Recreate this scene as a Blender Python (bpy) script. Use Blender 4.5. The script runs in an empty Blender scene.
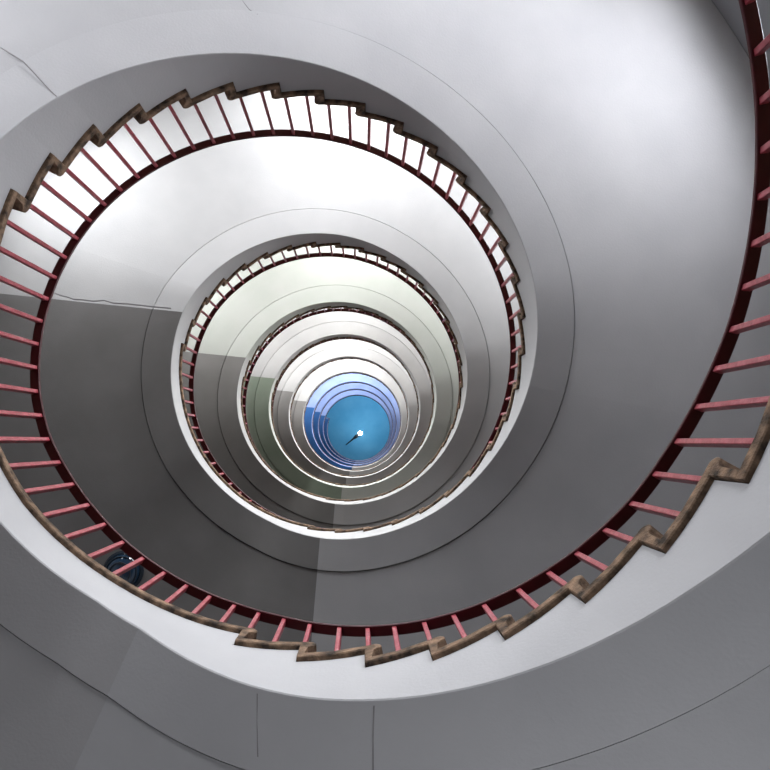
# Spiral stair well seen from the ground floor, looking straight up.
import bpy, bmesh, math, random
from mathutils import Matrix, Vector
random.seed(7)
PI = math.pi; TAU = 2*PI
C = bpy.context.scene.collection
ZS=[-0.765,-0.750,-0.713,-0.677,-0.617,-0.538,-0.460,-0.377,-0.291,-0.205,-0.120,-0.036,0.049,0.134,0.219,0.304,0.379,0.446,0.516,0.579,0.636,0.696,0.779,0.873,0.968,1.081,1.222,1.363,1.488,1.600,1.706,1.806,1.902,1.992,2.096,2.213,2.330,2.371,2.353,2.336,2.318,2.317,2.331,2.354,2.385,2.424,2.470,2.543,2.627,2.718,2.814,2.910,3.005,3.100,3.193,3.287,3.381,3.478,3.567,3.649,3.732,3.808,3.884,3.960,4.055,4.159,4.263,4.378,4.497,4.614,4.710,4.798,4.887,4.962,5.023,5.084,5.171,5.273,5.382,5.414,5.418,5.413,5.387,5.382,5.381,5.379,5.378,5.376,5.373,5.413,5.492,5.577,5.663,5.750,5.837,5.923,6.010,6.103,6.207,6.312,6.400,6.484,6.564,6.634,6.701,6.771,6.869,6.972,7.075,7.189,7.305,7.421,7.514,7.599,7.669,7.730,7.789,7.849,7.944,8.043,8.143,8.154,8.150,8.145,8.141,8.147,8.165,8.194,8.232,8.279,8.334,8.416,8.500,8.590,8.681,8.773,8.863,8.952,9.042,9.133,9.223,9.314,9.387,9.459,9.530,9.589,9.648,9.706,9.789,9.874,9.959,10.058,10.158,10.258,10.332,10.404,10.476,10.539,10.600,10.662,10.759,10.858,10.956,10.954,10.948,10.943,10.937,10.945,10.964,10.992,11.030,11.076,11.130,11.212,11.295,11.385,11.475,11.565,11.653,11.742,11.830,11.920,12.009,12.098,12.168,12.238,12.308,12.365,12.422,12.480,12.564,12.648,12.732,12.831,12.938,13.048,13.133,13.218,13.302,13.376,13.451,13.528,13.639,13.751,13.854,13.861,13.868,13.875,13.882,13.894,13.923,13.964,14.018,14.083,14.161,14.257,14.353,14.456,14.559,14.661,14.763,14.864,14.965,15.067,15.170,15.269,15.352,15.435,15.516,15.586,15.655,15.729,15.826,15.922,16.024,16.139,16.254,16.364,16.453,16.541,16.628,16.706,16.784,16.869,16.983,17.098,17.194,17.204,17.215,17.225,17.234,17.250,17.282,17.328,17.388,17.460,17.546,17.645,17.746,17.852,17.958,18.064,18.169,18.274,18.379,18.484,18.590,18.691,18.778,18.864,18.947,19.020,19.094,19.174,19.267,19.357,19.450,19.555,19.659,19.756,19.834,19.912,19.987,20.054,20.122,20.200,20.304,20.409,20.482,20.482,20.482,20.482,20.483,20.497,20.523,20.561,20.608,20.666,20.739,20.827,20.918,21.014,21.110,21.205,21.299,21.393,21.488,21.583,21.678,21.766,21.842,21.918,21.989,22.052,22.115,22.188,22.277,22.367,22.462,22.566,22.671,22.765,22.843,22.920,22.994,23.062,23.129,23.212,23.316,23.420,23.482,23.482,23.482,23.482,23.484,23.499,23.527,23.566,23.614,23.673,23.749,23.837,23.929,24.025,24.120,24.215,24.310,24.404,24.498,24.594,24.689,24.775,24.851,24.927,24.996,25.059,25.122,25.198,25.287,25.377,25.474,25.578,25.682,25.774,25.851,25.929,26.002,26.069,26.137,26.223,26.328,26.432,26.482,26.482,26.482,26.482,26.485,26.502,26.531,26.571,26.620,26.680,26.759,26.847,26.940,27.035,27.131,27.226,27.320,27.414,27.509,27.604,27.700,27.783,27.859,27.935,28.003,28.066,28.129,28.208,28.297,28.387,28.485,28.590,28.694,28.782,28.860,28.938,29.009,29.077,29.144,29.235,29.339,29.444,29.482,29.482,29.482,29.482,29.486,29.505,29.535,29.576,29.627,29.687,29.768,29.857,29.950,30.046,30.142,30.237,30.331,30.425,30.520,30.615,30.710,30.792,30.868,30.944]
DV=[-0.000,-0.010,-0.020,-0.029,-0.039,-0.049,-0.059,-0.069,-0.079,-0.088,-0.098,-0.108,-0.118,-0.128,-0.137,-0.147,-0.157,-0.166,-0.171,-0.177,-0.183,-0.185,-0.180,-0.176,-0.171,-0.156,-0.119,-0.083,-0.046,-0.012,0.016,0.044,0.073,0.096,0.108,0.121,0.134,0.136,0.119,0.101,0.084,0.069,0.059,0.049,0.039,0.031,0.026,0.022,0.018,0.015,0.015,0.016,0.017,0.017,0.016,0.015,0.014,0.016,0.022,0.029,0.036,0.045,0.058,0.072,0.085,0.099,0.114,0.129,0.143,0.156,0.167,0.177,0.188,0.192,0.186,0.179,0.173,0.170,0.174,0.179,0.183,0.178,0.153,0.127,0.102,0.069,0.019,-0.031,-0.081,-0.118,-0.127,-0.137,-0.146,-0.155,-0.163,-0.170,-0.178,-0.179,-0.171,-0.162,-0.153,-0.145,-0.141,-0.136,-0.132,-0.124,-0.111,-0.098,-0.084,-0.072,-0.060,-0.049,-0.038,-0.031,-0.038,-0.047,-0.055,-0.063,-0.067,-0.071,-0.076,-0.080,-0.085,-0.089,-0.094,-0.098,-0.103,-0.107,-0.112,-0.116,-0.121,-0.125,-0.129,-0.134,-0.138,-0.143,-0.147,-0.152,-0.156,-0.161,-0.165,-0.170,-0.174,-0.179,-0.183,-0.187,-0.192,-0.196,-0.201,-0.205,-0.210,-0.214,-0.219,-0.223,-0.229,-0.234,-0.240,-0.246,-0.252,-0.257,-0.263,-0.269,-0.275,-0.280,-0.286,-0.292,-0.298,-0.304,-0.309,-0.315,-0.321,-0.327,-0.332,-0.338,-0.344,-0.350,-0.355,-0.361,-0.367,-0.373,-0.379,-0.384,-0.390,-0.396,-0.402,-0.407,-0.413,-0.419,-0.425,-0.430,-0.436,-0.442,-0.448,-0.454,-0.451,-0.444,-0.437,-0.430,-0.423,-0.416,-0.409,-0.402,-0.395,-0.388,-0.381,-0.374,-0.367,-0.360,-0.353,-0.346,-0.338,-0.331,-0.324,-0.317,-0.310,-0.303,-0.296,-0.289,-0.282,-0.275,-0.268,-0.261,-0.254,-0.247,-0.240,-0.233,-0.226,-0.219,-0.212,-0.205,-0.198,-0.191,-0.184,-0.177,-0.168,-0.157,-0.147,-0.136,-0.126,-0.115,-0.104,-0.094,-0.083,-0.073,-0.062,-0.052,-0.041,-0.031,-0.020,-0.010,0.001,0.012,0.022,0.033,0.043,0.054,0.064,0.075,0.085,0.096,0.106,0.117,0.128,0.138,0.149,0.159,0.170,0.180,0.191,0.201,0.212,0.222,0.233,0.243,0.247,0.247,0.247,0.247,0.247,0.247,0.247,0.247,0.247,0.247,0.247,0.247,0.247,0.247,0.247,0.247,0.247,0.247,0.247,0.247,0.247,0.247,0.247,0.247,0.247,0.247,0.247,0.247,0.247,0.247,0.247,0.247,0.247,0.247,0.247,0.247,0.247,0.247,0.247,0.247,0.247,0.247,0.247,0.247,0.247,0.247,0.247,0.247,0.247,0.247,0.247,0.247,0.247,0.247,0.247,0.247,0.247,0.247,0.247,0.247,0.247,0.247,0.247,0.247,0.247,0.247,0.247,0.247,0.247,0.247,0.247,0.247,0.247,0.247,0.247,0.247,0.247,0.247,0.247,0.247,0.247,0.247,0.247,0.247,0.247,0.247,0.247,0.247,0.247,0.247,0.247,0.247,0.247,0.247,0.247,0.247,0.247,0.247,0.247,0.247,0.247,0.247,0.247,0.247,0.247,0.247,0.247,0.247,0.247,0.247,0.247,0.247,0.247,0.247,0.247,0.247,0.247,0.247,0.247,0.247,0.247,0.247,0.247,0.247,0.247,0.247,0.247,0.247,0.247,0.247,0.247,0.247,0.247,0.247,0.247,0.247,0.247,0.247,0.247,0.247,0.247,0.247,0.247,0.247,0.247,0.247,0.247,0.247,0.247,0.247,0.247,0.247,0.247,0.247,0.247,0.247,0.247,0.247,0.247,0.247,0.247,0.247,0.247,0.247]
ZR=[0.199,0.253,0.313,0.377,0.441,0.506,0.578,0.654,0.731,0.807,0.883,0.959,1.035,1.111,1.188,1.264,1.340,1.417,1.498,1.578,1.658,1.742,1.832,1.923,2.013,2.114,2.207,2.284,2.388,2.502,2.618,2.739,2.869,2.999,3.122,3.194,3.225,3.243,3.247,3.255,3.248,3.235,3.265,3.319,3.380,3.445,3.515,3.586,3.664,3.748,3.835,3.921,4.008,4.094,4.179,4.264,4.349,4.436,4.529,4.622,4.714,4.809,4.909,5.008,5.108,5.208,5.308,5.409,5.474,5.528,5.610,5.701,5.801,5.897,5.994,6.095,6.198,6.245,6.267,6.287,6.315,6.335,6.317,6.294,6.315,6.346,6.368,6.391,6.416,6.454,6.529,6.606,6.682,6.759,6.838,6.916,6.995,7.079,7.174,7.269,7.364,7.457,7.547,7.638,7.728,7.822,7.921,8.020,8.119,8.218,8.275,8.327,8.415,8.501,8.585,8.668,8.765,8.865,8.971,9.007,9.019,9.030,9.050,9.070,9.071,9.069,9.118,9.177,9.246,9.315,9.385,9.455,9.536,9.618,9.700,9.781,9.863,9.944,10.026,10.107,10.189,10.270,10.352,10.433,10.515,10.596,10.678,10.759,10.841,10.922,11.004,11.085,11.121,11.158,11.233,11.307,11.393,11.480,11.581,11.682,11.788,11.812,11.822,11.831,11.851,11.870,11.867,11.864,11.918,11.977,12.045,12.113,12.182,12.251,12.332,12.412,12.492,12.573,12.653,12.733,12.813,12.893,12.974,13.054,13.134,13.214,13.294,13.374,13.455,13.535,13.615,13.695,13.775,13.850,13.894,13.946,14.033,14.122,14.221,14.322,14.436,14.550,14.664,14.695,14.718,14.741,14.773,14.803,14.813,14.825,14.896,14.969,15.049,15.130,15.212,15.295,15.389,15.482,15.575,15.668,15.761,15.854,15.947,16.040,16.133,16.226,16.319,16.412,16.505,16.598,16.691,16.784,16.877,16.970,17.065,17.151,17.202,17.263,17.354,17.447,17.550,17.655,17.773,17.892,17.999,18.033,18.059,18.087,18.123,18.153,18.166,18.190,18.264,18.341,18.425,18.510,18.595,18.683,18.780,18.877,18.974,19.070,19.167,19.263,19.360,19.456,19.553,19.649,19.746,19.842,19.939,20.035,20.131,20.228,20.317,20.403,20.489,20.560,20.601,20.655,20.735,20.819,20.911,21.008,21.115,21.224,21.311,21.333,21.349,21.367,21.393,21.410,21.413,21.432,21.496,21.564,21.637,21.711,21.786,21.865,21.952,22.038,22.124,22.210,22.296,22.382,22.468,22.554,22.640,22.725,22.811,22.897,22.983,23.069,23.155,23.241,23.327,23.413,23.499,23.564,23.605,23.664,23.744,23.830,23.922,24.020,24.127,24.236,24.314,24.335,24.350,24.370,24.396,24.410,24.413,24.439,24.503,24.572,24.646,24.720,24.795,24.875,24.961,25.048,25.133,25.219,25.305,25.391,25.477,25.563,25.649,25.735,25.821,25.907,25.993,26.079,26.165,26.251,26.337,26.423,26.509,26.569,26.610,26.673,26.753,26.840,26.932,27.032,27.139,27.249,27.317,27.337,27.352,27.373,27.398,27.411,27.413,27.447,27.511,27.580,27.654,27.728,27.803,27.884,27.971,28.057,28.143,28.229,28.315,28.401,28.487,28.573,28.659,28.745,28.831,28.917,29.003,29.089,29.174,29.260,29.346,29.432,29.518,29.574,29.614,29.682,29.762,29.850,29.942,30.044,30.151,30.261,30.320,30.339,30.354,30.376,30.401,30.411,30.413,30.454,30.518,30.588,30.662,30.737,30.811,30.894,30.981,31.067,31.153,31.239,31.325,31.411,31.497,31.582,31.668,31.754,31.840,31.926]
CRACKS=[([(2.64, 2.2484), (2.45, 2.2567), (2.363, 2.2518), (2.247, 2.2443), (2.16, 2.2389), (2.109, 2.2369)], 0.0035), ([(2.572, 2.903), (2.497, 2.9177), (2.443, 2.9409)], 0.003), ([(1.396, 1.4932), (1.362, 1.4824), (1.328, 1.4734), (1.288, 1.4586), (1.238, 1.4516), (1.176, 1.4379), (1.121, 1.4368), (1.066, 1.4128), (0.993, 1.3982), (0.873, 1.3561), (0.753, 1.3035)], 0.003), ([(2.125, 0.0675), (2.249, 0.0623), (2.401, 0.0556)], 0.003), ([(2.123, -0.19), (2.254, -0.1771), (2.398, -0.1666)], 0.003)]
WIN_SILL = 1.6
WIN_H = 1.3
WIN_ANG = (130, 184, 207, 236)
WIN_E = [115, 113, 115, 140, 165, 180, 170, 112, 105, 85]
WIN_A = {130: 2.3, 184: 3.7, 207: 1.2, 236: 2.1}
WIN_G = {130: 2.3, 184: 1.3, 207: 1.2, 236: 2.1, 342: .85}  # last entry: unseen ground-floor window, added to brighten the lowest soffit
WIN_C = [(.92, .93, 1), (.96, .97, 1)]+[(1, .995, .985)]*5+[(.96, .98, 1)]*3
LIFT = 0.0
LAMP_XY = (-.21, -.37)
LAMP_E = 12
EXPO = 0.12

T0, TS = -5.0, 0.15
S = 1.4                      # metres per survey unit
CAMZ = 0.77                  # camera height above the ground floor
def look(tab, t):
    x = (t-T0)/TS
    i = max(0, min(len(tab)-2, int(math.floor(x)))); f = min(1.0, max(0.0, x-i))
    return tab[i]*(1-f)+tab[i+1]*f
DT = TAU/36                  # one tread = ten degrees
TB = 1.7301; ZB = 2.7566
N_LEVEL = 10                 # landings 0..9
R_IN = 1.498*S               # face of the well
R_ST = R_IN-0.028             # edge of the stone treads
R_CR = 1.765*S               # outer edge of the thicker rim beam
R_OUT = 3.6*S
R_WALL = R_OUT+0.012
R_RAIL = 1.572*S             # inner edge of the handrail
PLATE = 0.05
def Z(u):
    if u > 15: u = 15+(u-15)*.91                 # the upper storeys are a little lower
    return u*S+CAMZ
def zsoff(t): return Z(look(ZS, t))
def zrail(t): return Z(look(ZR, t))
SET_OUT = {24: (.9, .005), 23: (1.5, .025), 22: (1.3, .055), 21: (1.5, .07), 20: (1.5, .07), 19: (1.4, .06), 18: (1.3, .05), 17: (1.2, .04), 16: (1, .03), 15: (.9, .02), 14: (.7, .015), 13: (.5, .01), 12: (.3, 0)}
FOOT = {0: -.05, 1: -.03, 2: -.015}          # the first risers above each landing are a little lower
def nose_t(i, turn):
    # the treads arriving at the first landing are set out a little differently
    d = SET_OUT.get(i, (0, 0))[0] if turn == -1 else 0
    return TB+i*DT+turn*TAU+math.radians(d)
def nose_z(i, turn):
    d = (SET_OUT.get(i, (0, 0))[1] if turn == -1 else 0)+FOOT.get(i, 0)
    return Z(ZB+0.1*i+3*turn+look(DV, TB+i*DT+turn*TAU)+0.012+d)
def first(turn): return -2 if turn < 0 else 0
def P(r, t, z):
    s = max(0.0, (z-21)/20)                      # the shaft drifts slightly out of plumb towards the top
    return (r*math.sin(t)-.06*S*s, -r*math.cos(t)-.10*S*s, z)

# ------------------------------------------------------------------ helpers
def obj(name, bm, mats, parent=None, smooth=False):
    me = bpy.data.meshes.new(name)
    bmesh.ops.recalc_face_normals(bm, faces=bm.faces)
    bm.to_mesh(me); bm.free()
    for m in (mats if isinstance(mats, (list, tuple)) else [mats]): me.materials.append(m)
    if smooth:
        for p in me.polygons: p.use_smooth = True
        me.set_sharp_from_angle(angle=math.radians(35))
    o = bpy.data.objects.new(name, me); C.objects.link(o)
    if parent: o.parent = parent; o.matrix_parent_inverse = Matrix.Translation(parent.location).inverted()
    return o
def thing(name, label, cat, loc=(0, 0, 0), group=None):
    o = bpy.data.objects.new(name, None); C.objects.link(o); o.location = loc
    o.empty_display_size = 0.2
    o['label'] = label; o['category'] = cat
    if group: o['group'] = group
    return o
def tag(o, label, cat, group=None):
    o['label'] = label; o['category'] = cat
    if group: o['group'] = group
def strip(bm, rings, cap=True, mi=0):
    """rings: list of equally long vertex loops, joined one after the other"""
    vs = [[bm.verts.new(p) for p in r] for r in rings]
    n = len(vs[0])
    for a, b in zip(vs[:-1], vs[1:]):
        for k in range(n):
            f = bm.faces.new((a[k], a[(k+1) % n], b[(k+1) % n], b[k])); f.material_index = mi
    if cap:
        for r in (vs[0], vs[-1]):
            f = bm.faces.new(r); f.material_index = mi
    return vs
def box(bm, cx, cy, cz, sx, sy, sz, rot=0):
    m = Matrix.Translation((cx, cy, cz)) @ Matrix.Rotation(rot, 4, 'Z') @ Matrix.Diagonal((sx, sy, sz, 1))
    bmesh.ops.create_cube(bm, size=1, matrix=m)

# ---------------------------------------------------------------- materials
def mat(name): 
    m = bpy.data.materials.new(name); m.use_nodes = True
    nt = m.node_tree; b = nt.nodes['Principled BSDF']; return m, nt, b
def mottled(name, c1, c2, scale=3.0, rough=0.8, bump=0.15, detail=6, bscale=60, spec=0.3):
    m, nt, b = mat(name)
    tc = nt.nodes.new('ShaderNodeTexCoord')
    n = nt.nodes.new('ShaderNodeTexNoise'); n.inputs['Scale'].default_value = scale; n.inputs['Detail'].default_value = detail
    r = nt.nodes.new('ShaderNodeValToRGB'); r.color_ramp.elements[0].position = .35; r.color_ramp.elements[1].position = .7
    r.color_ramp.elements[0].color = (*c1, 1); r.color_ramp.elements[1].color = (*c2, 1)
    nt.links.new(tc.outputs['Object'], n.inputs['Vector']); nt.links.new(n.outputs['Fac'], r.inputs['Fac'])
    nt.links.new(r.outputs['Color'], b.inputs['Base Color'])
    n2 = nt.nodes.new('ShaderNodeTexNoise'); n2.inputs['Scale'].default_value = bscale; n2.inputs['Detail'].default_value = 4
    bp = nt.nodes.new('ShaderNodeBump'); bp.inputs['Strength'].default_value = bump; bp.inputs['Distance'].default_value = 0.01
    nt.links.new(tc.outputs['Object'], n2.inputs['Vector']); nt.links.new(n2.outputs['Fac'], bp.inputs['Height'])
    nt.links.new(bp.outputs['Normal'], b.inputs['Normal'])
    b.inputs['Roughness'].default_value = rough; b.inputs['Specular IOR Level'].default_value = spec
    return m
PLASTER = mottled('white plaster', (.43, .43, .43), (.47, .47, .467), 1.6)
PLASTER_GREENLIT = mottled('green light tinted plaster', (.425, .45, .415), (.46, .477, .45), 1.6)  # green bounce light put into the colour of white plaster
PLASTER_BLUE = mottled('blue painted plaster', (.235, .32, .60), (.27, .36, .64), 1.6)
CEIL_BLUE = mottled('sky blue ceiling paint', (.05, .27, .52), (.08, .32, .58), .9)
UNDER_SHADE = mottled('shade tinted landing soffit', (.19, .186, .18), (.225, .22, .215), 1.6)  # darker than the flights: shade put into the underside colour
UNDER_SOFT_SHADE = mottled('faintly shade tinted landing soffit', (.41, .405, .40), (.45, .445, .44), 1.6)  # only a trace of shade in the lowest landing's colour
UNDER_GREENLIT = mottled('green light and shade tinted soffit', (.20, .245, .19), (.24, .28, .23), 1.6)  # shade and greenish light both put into this underside colour
UNDER_BLUE_SHADE = mottled('shade tinted blue landing soffit', (.02, .10, .30), (.03, .12, .34), 1.6)  # blue paint, darkened to carry the shade under the landing
CRACK = mottled('crack in plaster', (.22, .21, .21), (.34, .33, .32), 5)
STONE = mottled('brown terrazzo', (.035, .024, .016), (.31, .20, .125), 14, rough=.75, bump=.6, bscale=90)
RED = mottled('red painted steel', (.25, .017, .03), (.42, .075, .10), 30, rough=.3, bump=.15, bscale=80, spec=1)
RAILRED = mottled('dark red handrail', (.045, .002, .005), (.065, .003, .007), 8, rough=.4, bump=.05, spec=.5)
WALL = mottled('painted wall plaster', (.24, .24, .25), (.28, .28, .285), 1.2)
FLOOR = mottled('grey terrazzo floor', (.30, .29, .29), (.38, .37, .37), 40, rough=.5)
FRAME = mottled('grey window frame', (.45, .45, .46), (.52, .52, .53), 9, rough=.5)
DARKMETAL = mottled('dark lamp housing', (.02, .03, .04), (.04, .05, .07), 9, rough=.4)
def glass():
    m, nt, b = mat('window glass')
    tr = nt.nodes.new('ShaderNodeBsdfTransparent'); gl = nt.nodes.new('ShaderNodeBsdfGlossy'); gl.inputs['Roughness'].default_value = .03
    mx = nt.nodes.new('ShaderNodeMixShader'); mx.inputs['Fac'].default_value = .06
    nt.links.new(tr.outputs[0], mx.inputs[1]); nt.links.new(gl.outputs[0], mx.inputs[2])
    nt.links.new(mx.outputs[0], nt.nodes['Material Output'].inputs['Surface']); return m
GLASS = glass()
def emis(name, col, s):
    m, nt, b = mat(name); b.inputs['Emission Color'].default_value = (*col, 1); b.inputs['Emission Strength'].default_value = s
    return m
BULB = emis('lit lamp globe', (1, .93, .8), 60)
def blueglass():
    m, nt, b = mat('dark blue lamp glass'); b.inputs['Base Color'].default_value = (.01, .035, .07, 1)
    b.inputs['Roughness'].default_value = .08; b.inputs['Coat Weight'].default_value = 1; return m
BLUEGLASS = blueglass()

# --------------------------------------------------- slabs (flights, landings)
T_END = 1.92+TAU*(N_LEVEL-1)
def steps():
    """every tread / landing piece, bottom to top: (t_nose, t_end, index, turn)"""
    out = []
    for turn in range(-1, N_LEVEL-1):
        for i in range(first(turn), 27):
            out.append((nose_t(i, turn), nose_t(i+1, turn), i, turn))
        out.append((nose_t(27, turn), nose_t(0, turn+1) if turn < N_LEVEL-2 else T_END, 27, turn))
    return out
STEPS = steps()
def ztop(s, t):
    """top of the stone on step s"""
    _, _, i, turn = s
    if i == 27: return Z(ZB+2.7+3*turn+look(DV, t)+0.03+.14*max(0, min(1, (t-.9-TAU*(turn+1))/.8)))
    return nose_z(i, turn)
T_UP = 1.92
def t_low(k): return (.41 if k == 0 else .075)+TAU*k
def warp(t, up_t, r, up_r=R_IN):
    """the straight joint at the head of each landing runs across the stair, not radially"""
    d = (t-up_t)
    k = max(0.0, 1-abs(d)/0.9)
    tb_r = PI/2+math.asin(max(-1, min(1, (0.50+.09*(r/S-1.498))*S/r)))
    tb_i = PI/2+math.asin(max(-1, min(1, 0.50*S/R_IN)))
    return t+(tb_r-tb_i)*k
def slab(bm, t0, t1, up_t, under=0):
    ts = []
    for s in STEPS:
        a = s[0]+0.016; b = s[1]+0.016
        a2 = max(a, t0); b2 = min(b, t1)
        if b2-a2 < 1e-4: continue
        n = max(2, int((b2-a2)/0.045)+1)
        for k in range(n+1):
            t = a2+(b2-a2)*k/n
            ts.append((t, ztop(s, t)-PLATE))
    rings = []
    for t, zt in ts:
        ti, tc, to = warp(t, up_t, R_IN), warp(t, up_t, R_CR), warp(t, up_t, R_OUT)
        zs = zsoff(t)
        zt = max(zt, zs+.06)
        b = .006
        rings.append([P(R_IN, t, zs+b), P(R_IN+b, ti, zs), P(R_CR, tc, zs), P(R_CR+.001, tc, zs+.045), P(R_CR+.015, tc, zs+.045), P(R_CR+.016, tc, zs+.02), *[P(R_CR+(R_OUT-R_CR)*q/4, warp(t, up_t, R_CR+(R_OUT-R_CR)*q/4), zs+.02) for q in (1, 2, 3)], P(R_OUT, to, zs+.02), P(R_OUT, t, zt), P(R_IN, t, zt)])
    vs = strip(bm, rings, cap=False)
    if t1 > T_END-.01: bm.faces.new(vs[-1])
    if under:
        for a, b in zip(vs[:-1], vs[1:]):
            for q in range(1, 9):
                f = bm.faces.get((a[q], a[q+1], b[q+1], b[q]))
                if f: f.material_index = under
def nosing(bm, tn, zt, rise):
    a = lambda s: tn+s/R_IN
    prof = [(.03, 0), (-.026, 0)]
    for k in range(1, 9):
        th = PI/2+PI*.9*k/8
        prof.append((-.026+.036*math.cos(th), -.036+.036*math.sin(th)))
    prof += [(-.02, -.085), (-.008, -rise-.002), (.03, -rise-.002)]
    rings = []
    for r, e in ((R_ST, .004), (R_ST+.006, 0), (R_OUT-.01, 0)):
        rings.append([P(r, a(s*(1-(.15 if e else 0))), zt+z*(1) + (-(e) if z > -.02 else 0)) for s, z in prof])
    strip(bm, rings)
def stone(bm, s, t1=None):
    tn, te, i, turn = s; te = t1 or te
    n = max(2, int((te-tn)/.06)); rings = []
    for k in range(n+1):
        t = tn+.002+(te+.012-tn)*k/n; tt = min(t, te)
        z = ztop(s, tt)
        rings.append([P(R_ST, t, z-.005), P(R_ST+.006, t, z), P(R_OUT-.01, t, z), P(R_OUT-.01, t, z-PLATE), P(R_ST+.006, t, z-PLATE), P(R_ST, t, z-PLATE+.005)])
    strip(bm, rings)
    idx = STEPS.index(s)
    prev = ztop(STEPS[idx-1], tn) if idx else 0.0
    nosing(bm, tn, ztop(s, tn), ztop(s, tn)-prev)

RING = ['nearest', 'second', 'third', 'fourth', 'fifth', 'sixth', 'seventh', 'eighth', 'ninth', 'tenth']
def ringname(k):
    if k == 0: return 'outermost ring'
    if k == N_LEVEL-1: return 'innermost ring'
    return RING[k]+' ring inward'
def cracks(bm, lines):
    """hairline cracks let into the soffit: survey points (r, t) pairs"""
    for pts, w in lines:
        rings = []
        for j, (r, t) in enumerate(pts):
            z = zsoff(t)+(.02 if r > R_CR else 0)-.0015
            dr = w
            q0 = pts[max(0, j-1)]; q1 = pts[min(len(pts)-1, j+1)]
            a = Vector(P(q1[0], q1[1], 0))-Vector(P(q0[0], q0[1], 0)); n = Vector((-a.y, a.x, 0)).normalized()*w
            c = Vector(P(r, t, z))
            rings.append([tuple(c-n), tuple(c+n), tuple(c+n+Vector((0, 0, .006))), tuple(c-n+Vector((0, 0, .006)))])
        strip(bm, rings, mi=1)
def slabmat(k):
    return PLASTER_BLUE if k >= 7 else (PLASTER_GREENLIT if k == 3 else PLASTER)
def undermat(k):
    if k == 0: return UNDER_SOFT_SHADE
    return UNDER_BLUE_SHADE if k >= 6 else (UNDER_GREENLIT if k == 3 else UNDER_SHADE)
for k in range(N_LEVEL):
    # flight k climbs from landing k-1 to landing k
    ft0 = (T_UP if k else nose_t(-2, -1)-TAU*0)+TAU*(k-1) if k else nose_t(-2, -1)
    ft1 = t_low(k)
    col = 'blue painted' if k >= 7 else ('white tinted as in green light,' if k == 3 else 'white')
    fl = thing('stair_flight', f'{col} curved concrete stair flight with brown stone steps, {ringname(k)}', 'staircase', (0, 0, max(0, zsoff(ft0))), 'curved stair flights winding up the well')
    bm = bmesh.new(); slab(bm, ft0, ft1, T_UP+TAU*(k-1))
    cracks(bm, [c for c in CRACKS if ft0 < c[0][0][1] < ft1]); obj('concrete_slab', bm, [slabmat(k), CRACK], fl, True)
    for s in STEPS:
        if s[3] == k-1 and s[2] < 27:
            bm = bmesh.new(); stone(bm, s); obj('tread', bm, STONE, fl, True)
    if True:
        ld = thing('stair_landing', f'{"blue painted" if k == 6 else col} stair landing with a flat underside tinted as in shade and brown stone edge, {ringname(k)}', 'landing', (0, 0, zsoff(1+TAU*k)), 'landings between the stair flights')
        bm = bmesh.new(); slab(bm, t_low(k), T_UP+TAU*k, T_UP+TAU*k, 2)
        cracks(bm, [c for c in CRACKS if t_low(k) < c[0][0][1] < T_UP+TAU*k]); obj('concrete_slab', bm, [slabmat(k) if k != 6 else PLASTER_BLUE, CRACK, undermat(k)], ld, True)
        s = [q for q in STEPS if q[2] == 27 and q[3] == k-1][0]
        bm = bmesh.new(); stone(bm, s); obj('stone_paving', bm, STONE, ld, True)

zt8 = Z(ZB+2.7+3*(N_LEVEL-2))
# ---------------------------------------------------------------- railings
RW = 0.072
def rail_ring(t):
    z = zrail(t); h = .022
    prof = [(0, .004), (.004, 0), (RW-.004, 0), (RW, .004), (RW, h-.005), (RW-.006, h), (.006, h), (0, h-.005)]
    return [P(R_RAIL+a, t, z+b) for a, b in prof]
bal = bmesh.new(); bmesh.ops.create_cube(bal, size=1, matrix=Matrix.Translation((0, 0, .5)) @ Matrix.Diagonal((.046, .030, 1, 1)))
bmesh.ops.bevel(bal, geom=[e for e in bal.edges if abs(e.verts[0].co.z-e.verts[1].co.z) > .5], offset=.003, segments=1, affect='EDGES')
bal_me = bpy.data.meshes.new('baluster'); bal.to_mesh(bal_me); bal.free(); bal_me.materials.append(RED)
def baluster(t, zb, parent):
    o = bpy.data.objects.new('baluster', bal_me); C.objects.link(o)
    o.parent = parent; o.matrix_parent_inverse = Matrix.Translation(parent.location).inverted()
    o.location = P(R_RAIL+RW/2, t, zb-.004); o.rotation_euler = (0, 0, t-PI/2)
    o.scale = (1, 1, zrail(t)-zb+.010)
BAL_OFF = (.13, .63)
for k in range(N_LEVEL):
    t0 = nose_t(first(k-1), k-1)-.002; t1 = nose_t(0, k) if k < N_LEVEL-1 else T_UP+TAU*k
    rl = thing('stair_railing', f'red steel railing with thin square balusters, {ringname(k)}', 'railing', (0, 0, max(0, nose_z(first(k-1), k-1))), 'red railings edging the stair')
    bm = bmesh.new(); n = int((t1-t0)/.03)
    strip(bm, [rail_ring(t0+(t1-t0)*j/n) for j in range(n+1)]); obj('handrail', bm, RAILRED, rl, True)
    for s in STEPS:
        if s[3] != k-1: continue
        if s[2] < 27:
            for f in BAL_OFF:
                if k == 0 and s[2] > 0: f -= .18*min(1, max(0, (26-s[2])/4))
                t = s[0]+f*DT
                q = s if t > s[0]-.01 else STEPS[STEPS.index(s)-1]
                baluster(t, ztop(q, t), rl)
        else:
            m = round((s[1]-s[0])/(DT/2))
            for j in range(m):
                t = s[0]+(j+.26)*(s[1]-s[0])/m; baluster(t, ztop(s, t), rl)

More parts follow.
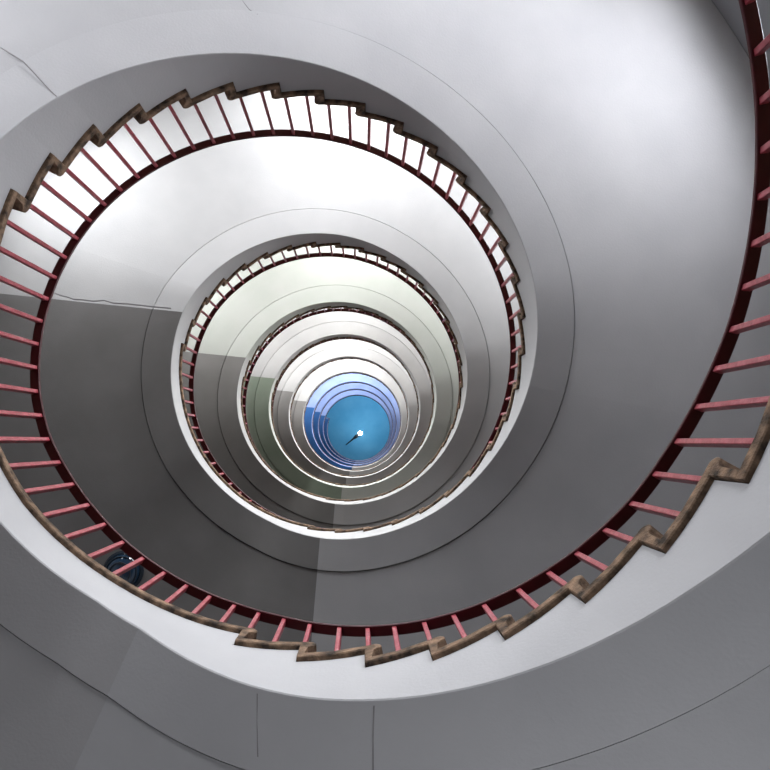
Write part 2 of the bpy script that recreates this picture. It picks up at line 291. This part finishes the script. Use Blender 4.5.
# -------------------------------------------------------------- wall, windows
COL = 120; Z_TOP = zt8+3.4
wins = []
for k in range(N_LEVEL):
    for a in (WIN_ANG if k else sorted(WIN_G)):
        t = math.radians(a)+TAU*(k-1)
        zb = Z(ZB+.1*((t-nose_t(0, k-1))/DT)+3*(k-1))+WIN_SILL
        if k == 0: zb = .9 if a > 300 else max(zb, .9)  # the added ground-floor window stands low
        wins.append((k, a, zb, zb+WIN_H))
WHALF = 9.0
bm = bmesh.new(); TH = .28
def col_open(c):
    mid = (c+.5)*360/COL; iv = []
    for k, a, z0, z1 in wins:
        if abs(mid-a) < WHALF: iv.append((z0, z1))
    iv.sort(); return iv
for c in range(COL):
    iv = col_open(c); z = -0.2; sol = []
    for a, b in iv: sol.append((z, a)); z = b
    sol.append((z, Z_TOP))
    sol = [q for a, b in sol for q in ([(a, 21.0), (21.0, b)] if a < 21 < b else [(a, b)])]
    edge = [col_open((c+d) % COL) != iv for d in (-1, 1)]
    ta, tb = TAU*c/COL, TAU*(c+1)/COL
    for a, b in sol:
        v = [bm.verts.new(P(r, t, zz)) for t in (ta, tb) for r in (R_WALL, R_WALL+TH) for zz in (a, b)]
        # v: ta/in/a ta/in/b ta/out/a ta/out/b tb/...
        F = [(0, 1, 5, 4), (2, 6, 7, 3), (1, 3, 7, 5), (0, 4, 6, 2)]
        if edge[0]: F.append((0, 2, 3, 1))
        if edge[1]: F.append((4, 5, 7, 6))
        for f in F: bm.faces.new([v[q] for q in f])
w = obj('wall_outer', bm, WALL); w['kind'] = 'structure'; w['label'] = 'round plastered outer wall of the stair well'
bm = bmesh.new(); strip(bm, [[P(R_WALL+TH, TAU*j/90, z) for z in (-.2, 0)]+[(0, 0, 0), (0, 0, -.2)] for j in range(90)], cap=False)
bm.free()
bm = bmesh.new(); bmesh.ops.create_cone(bm, cap_ends=True, segments=120, radius1=R_WALL+TH, radius2=R_WALL+TH, depth=.2, matrix=Matrix.Translation((0, 0, -.1)))
fo = obj('floor', bm, FLOOR); fo['kind'] = 'structure'
bm = bmesh.new(); bmesh.ops.create_cone(bm, cap_ends=True, segments=120, radius1=R_WALL+TH, radius2=R_WALL+TH, depth=.25, matrix=Matrix.Translation(P(0, 0, Z_TOP+.125)))
ce = obj('ceiling', bm, CEIL_BLUE); ce['kind'] = 'structure'
wn = 0
for k, a, z0, z1 in wins:
    wn += 1
    t = math.radians(a); wd = 2*(R_WALL+.14)*math.sin(math.radians(WHALF))+.02
    wob = bpy.data.objects.new('window_%d' % wn, None); C.objects.link(wob); wob.location = P(R_WALL+.14, t, z0); wob['kind'] = 'structure'
    rot = t
    bm = bmesh.new(); cx, cy, _ = P(R_WALL+.14, t, 0); zc = (z0+z1)/2; h = z1-z0
    ex = Vector((math.cos(t), math.sin(t)))
    for sgn in (-1, 1):
        box(bm, cx+ex.x*sgn*(wd/2-.03), cy+ex.y*sgn*(wd/2-.03), zc, .06, .07, h-.001, rot)
    for zz in (z0+.03, z1-.03, z0+h*.68): box(bm, cx, cy, zz, wd-.12, .06, .05, rot)
    box(bm, cx, cy, zc, .05, .055, h-.1, rot)
    obj('frame', bm, FRAME, wob)
    bm = bmesh.new(); box(bm, cx, cy, zc, wd-.1, .008, h-.08, rot); obj('glass', bm, GLASS, wob)
    # daylight standing in the window opening
    L = bpy.data.lights.new('daylight', 'AREA'); L.shape = 'RECTANGLE'; L.size = wd-.1; L.size_y = h-.1
    L.energy = WIN_E[k]*(WIN_A if k else WIN_G)[a]; L.color = WIN_C[k]
    lo = bpy.data.objects.new('daylight', L); C.objects.link(lo)
    lp = Vector(P(R_WALL+.31, t, zc)); lo.location = lp
    dv = Vector((-math.sin(t), math.cos(t), 0)); dv.z = LIFT
    lo.rotation_euler = dv.to_track_quat('-Z', 'Z').to_euler()

# ------------------------------------------------------------------- lamps
def lathe(prof, n=32):
    bm = bmesh.new(); rings = []
    for j in range(n): 
        th = TAU*j/n; rings.append([(r*math.cos(th), r*math.sin(th), z) for r, z in prof])
    vs = [[bm.verts.new(p) for p in r] for r in rings]
    for j in range(n):
        a, b = vs[j], vs[(j+1) % n]
        for q in range(len(prof)-1): bm.faces.new((a[q], a[q+1], b[q+1], b[q]))
    bmesh.ops.remove_doubles(bm, verts=bm.verts, dist=1e-5)
    return bm
lx, ly = LAMP_XY
lamp = thing('ceiling_lamp', 'small lit lamp glowing at the centre of the sky blue ceiling', 'lamp', (lx, ly, Z_TOP-1.2))
def put(o, loc, rot=(0, 0, 0)): o.location = Vector(loc)-Vector((0, 0, 0)); o.rotation_euler = rot; return o
bm = lathe([(0, -.14), (.06, -.13), (.11, -.09), (.14, 0), (.11, .09), (.06, .13), (0, .14)]); g = obj('globe', bm, BULB, None, True); g.parent = lamp; g.location = (0, 0, -.02)
bm = lathe([(0, .12), (.05, .12), (.05, .2), (.014, .22), (.014, 1.16), (.09, 1.17), (.09, 1.2), (0, 1.2)]); g = obj('stem', bm, DARKMETAL, None, True); g.parent = lamp
bm = bmesh.new(); 
d = Vector((1, -.8, 0)).normalized(); nrm = Vector((-d.y, d.x, 0)); rings = []
for q, wd_, zz in ((.12, .10, .05), (.40, .12, .15), (.62, .06, .3), (1.35, .03, 1.16)):
    c = d*q
    rings.append([tuple(c+nrm*wd_+Vector((0, 0, zz-wd_*.6))), tuple(c-nrm*wd_+Vector((0, 0, zz-wd_*.6))), tuple(c-nrm*wd_+Vector((0, 0, zz+wd_*.6))), tuple(c+nrm*wd_+Vector((0, 0, zz+wd_*.6)))])
strip(bm, rings); g = obj('housing_streak', bm, DARKMETAL, None); g.parent = lamp  # dark lamp housing; its thin tail stands for the streak of shadow
L = bpy.data.lights.new('lamp_glow', 'POINT'); L.energy = LAMP_E; L.shadow_soft_size = .15; L.color = (.95, .97, 1)
lo = bpy.data.objects.new('lamp_glow', L); C.objects.link(lo); lo.location = (lx, ly, Z_TOP-1.5)

# dark blue round lamp on the underside of the second landing
bx, by = 1.87*S, -1.82*S
bz = zsoff(math.atan2(bx, -by)+TAU)+.028
bl = thing('ceiling_light', 'round dark blue glass ceiling light seen between the red balusters at lower left', 'ceiling light', (bx, by, bz))
bm = lathe([(0, -.03), (.235, -.03), (.25, -.02), (.25, 0), (0, 0)]); g = obj('base_ring', bm, DARKMETAL, None, True); g.parent = bl
bm = lathe([(0, -.15), (.08, -.142), (.15, -.115), (.2, -.07), (.215, -.03)]); g = obj('glass_dome', bm, BLUEGLASS, None, True); g.parent = bl
for rr, zz in ((.225, -.045), (.19, -.09), (.13, -.132)):
    bm = lathe([(rr+.008*math.cos(a), zz+.008*math.sin(a)) for a in [TAU*q/8 for q in range(9)]]); g = obj('guard_ring', bm, DARKMETAL, None, True); g.parent = bl

# ------------------------------------------------------------------ world
wd = bpy.data.worlds.new('World'); bpy.context.scene.world = wd; wd.use_nodes = True
wd.node_tree.nodes['Background'].inputs[0].default_value = (.75, .85, 1, 1); wd.node_tree.nodes['Background'].inputs[1].default_value = 1.0

# ----------------------------------------------------------------- camera
F = 585.598; vx, vy = 362.166-385, 385-441.190
zc = Vector((vx, vy, F)).normalized()            # world up in (right, up, forward)
xc = (Vector((1, 0, 0))-zc.x*zc).normalized(); yc = zc.cross(xc)
loc = lambda v: Vector((v.x, v.y, -v.z))
wx, wy, wz = -loc(xc), loc(yc), loc(zc)           # world axes in camera space
M = Matrix((wx, wy, wz))                          # rows = camera-to-world
cam = bpy.data.cameras.new('camera'); cam.sensor_width = 36; cam.lens = F/770*36; cam.clip_start = .01; cam.clip_end = 200
co = bpy.data.objects.new('camera', cam); C.objects.link(co)
co.matrix_world = Matrix.Translation((-.2464*S, -.6704*S, CAMZ)) @ M.to_4x4()
bpy.context.scene.camera = co
sc = bpy.context.scene
sc.view_settings.view_transform = 'Standard'; sc.view_settings.look = 'None'; sc.view_settings.gamma = 1
sc.view_settings.use_curve_mapping = False; sc.view_settings.exposure = EXPO
sc.cycles.max_bounces = 8; sc.cycles.diffuse_bounces = 1; sc.cycles.use_denoising = True
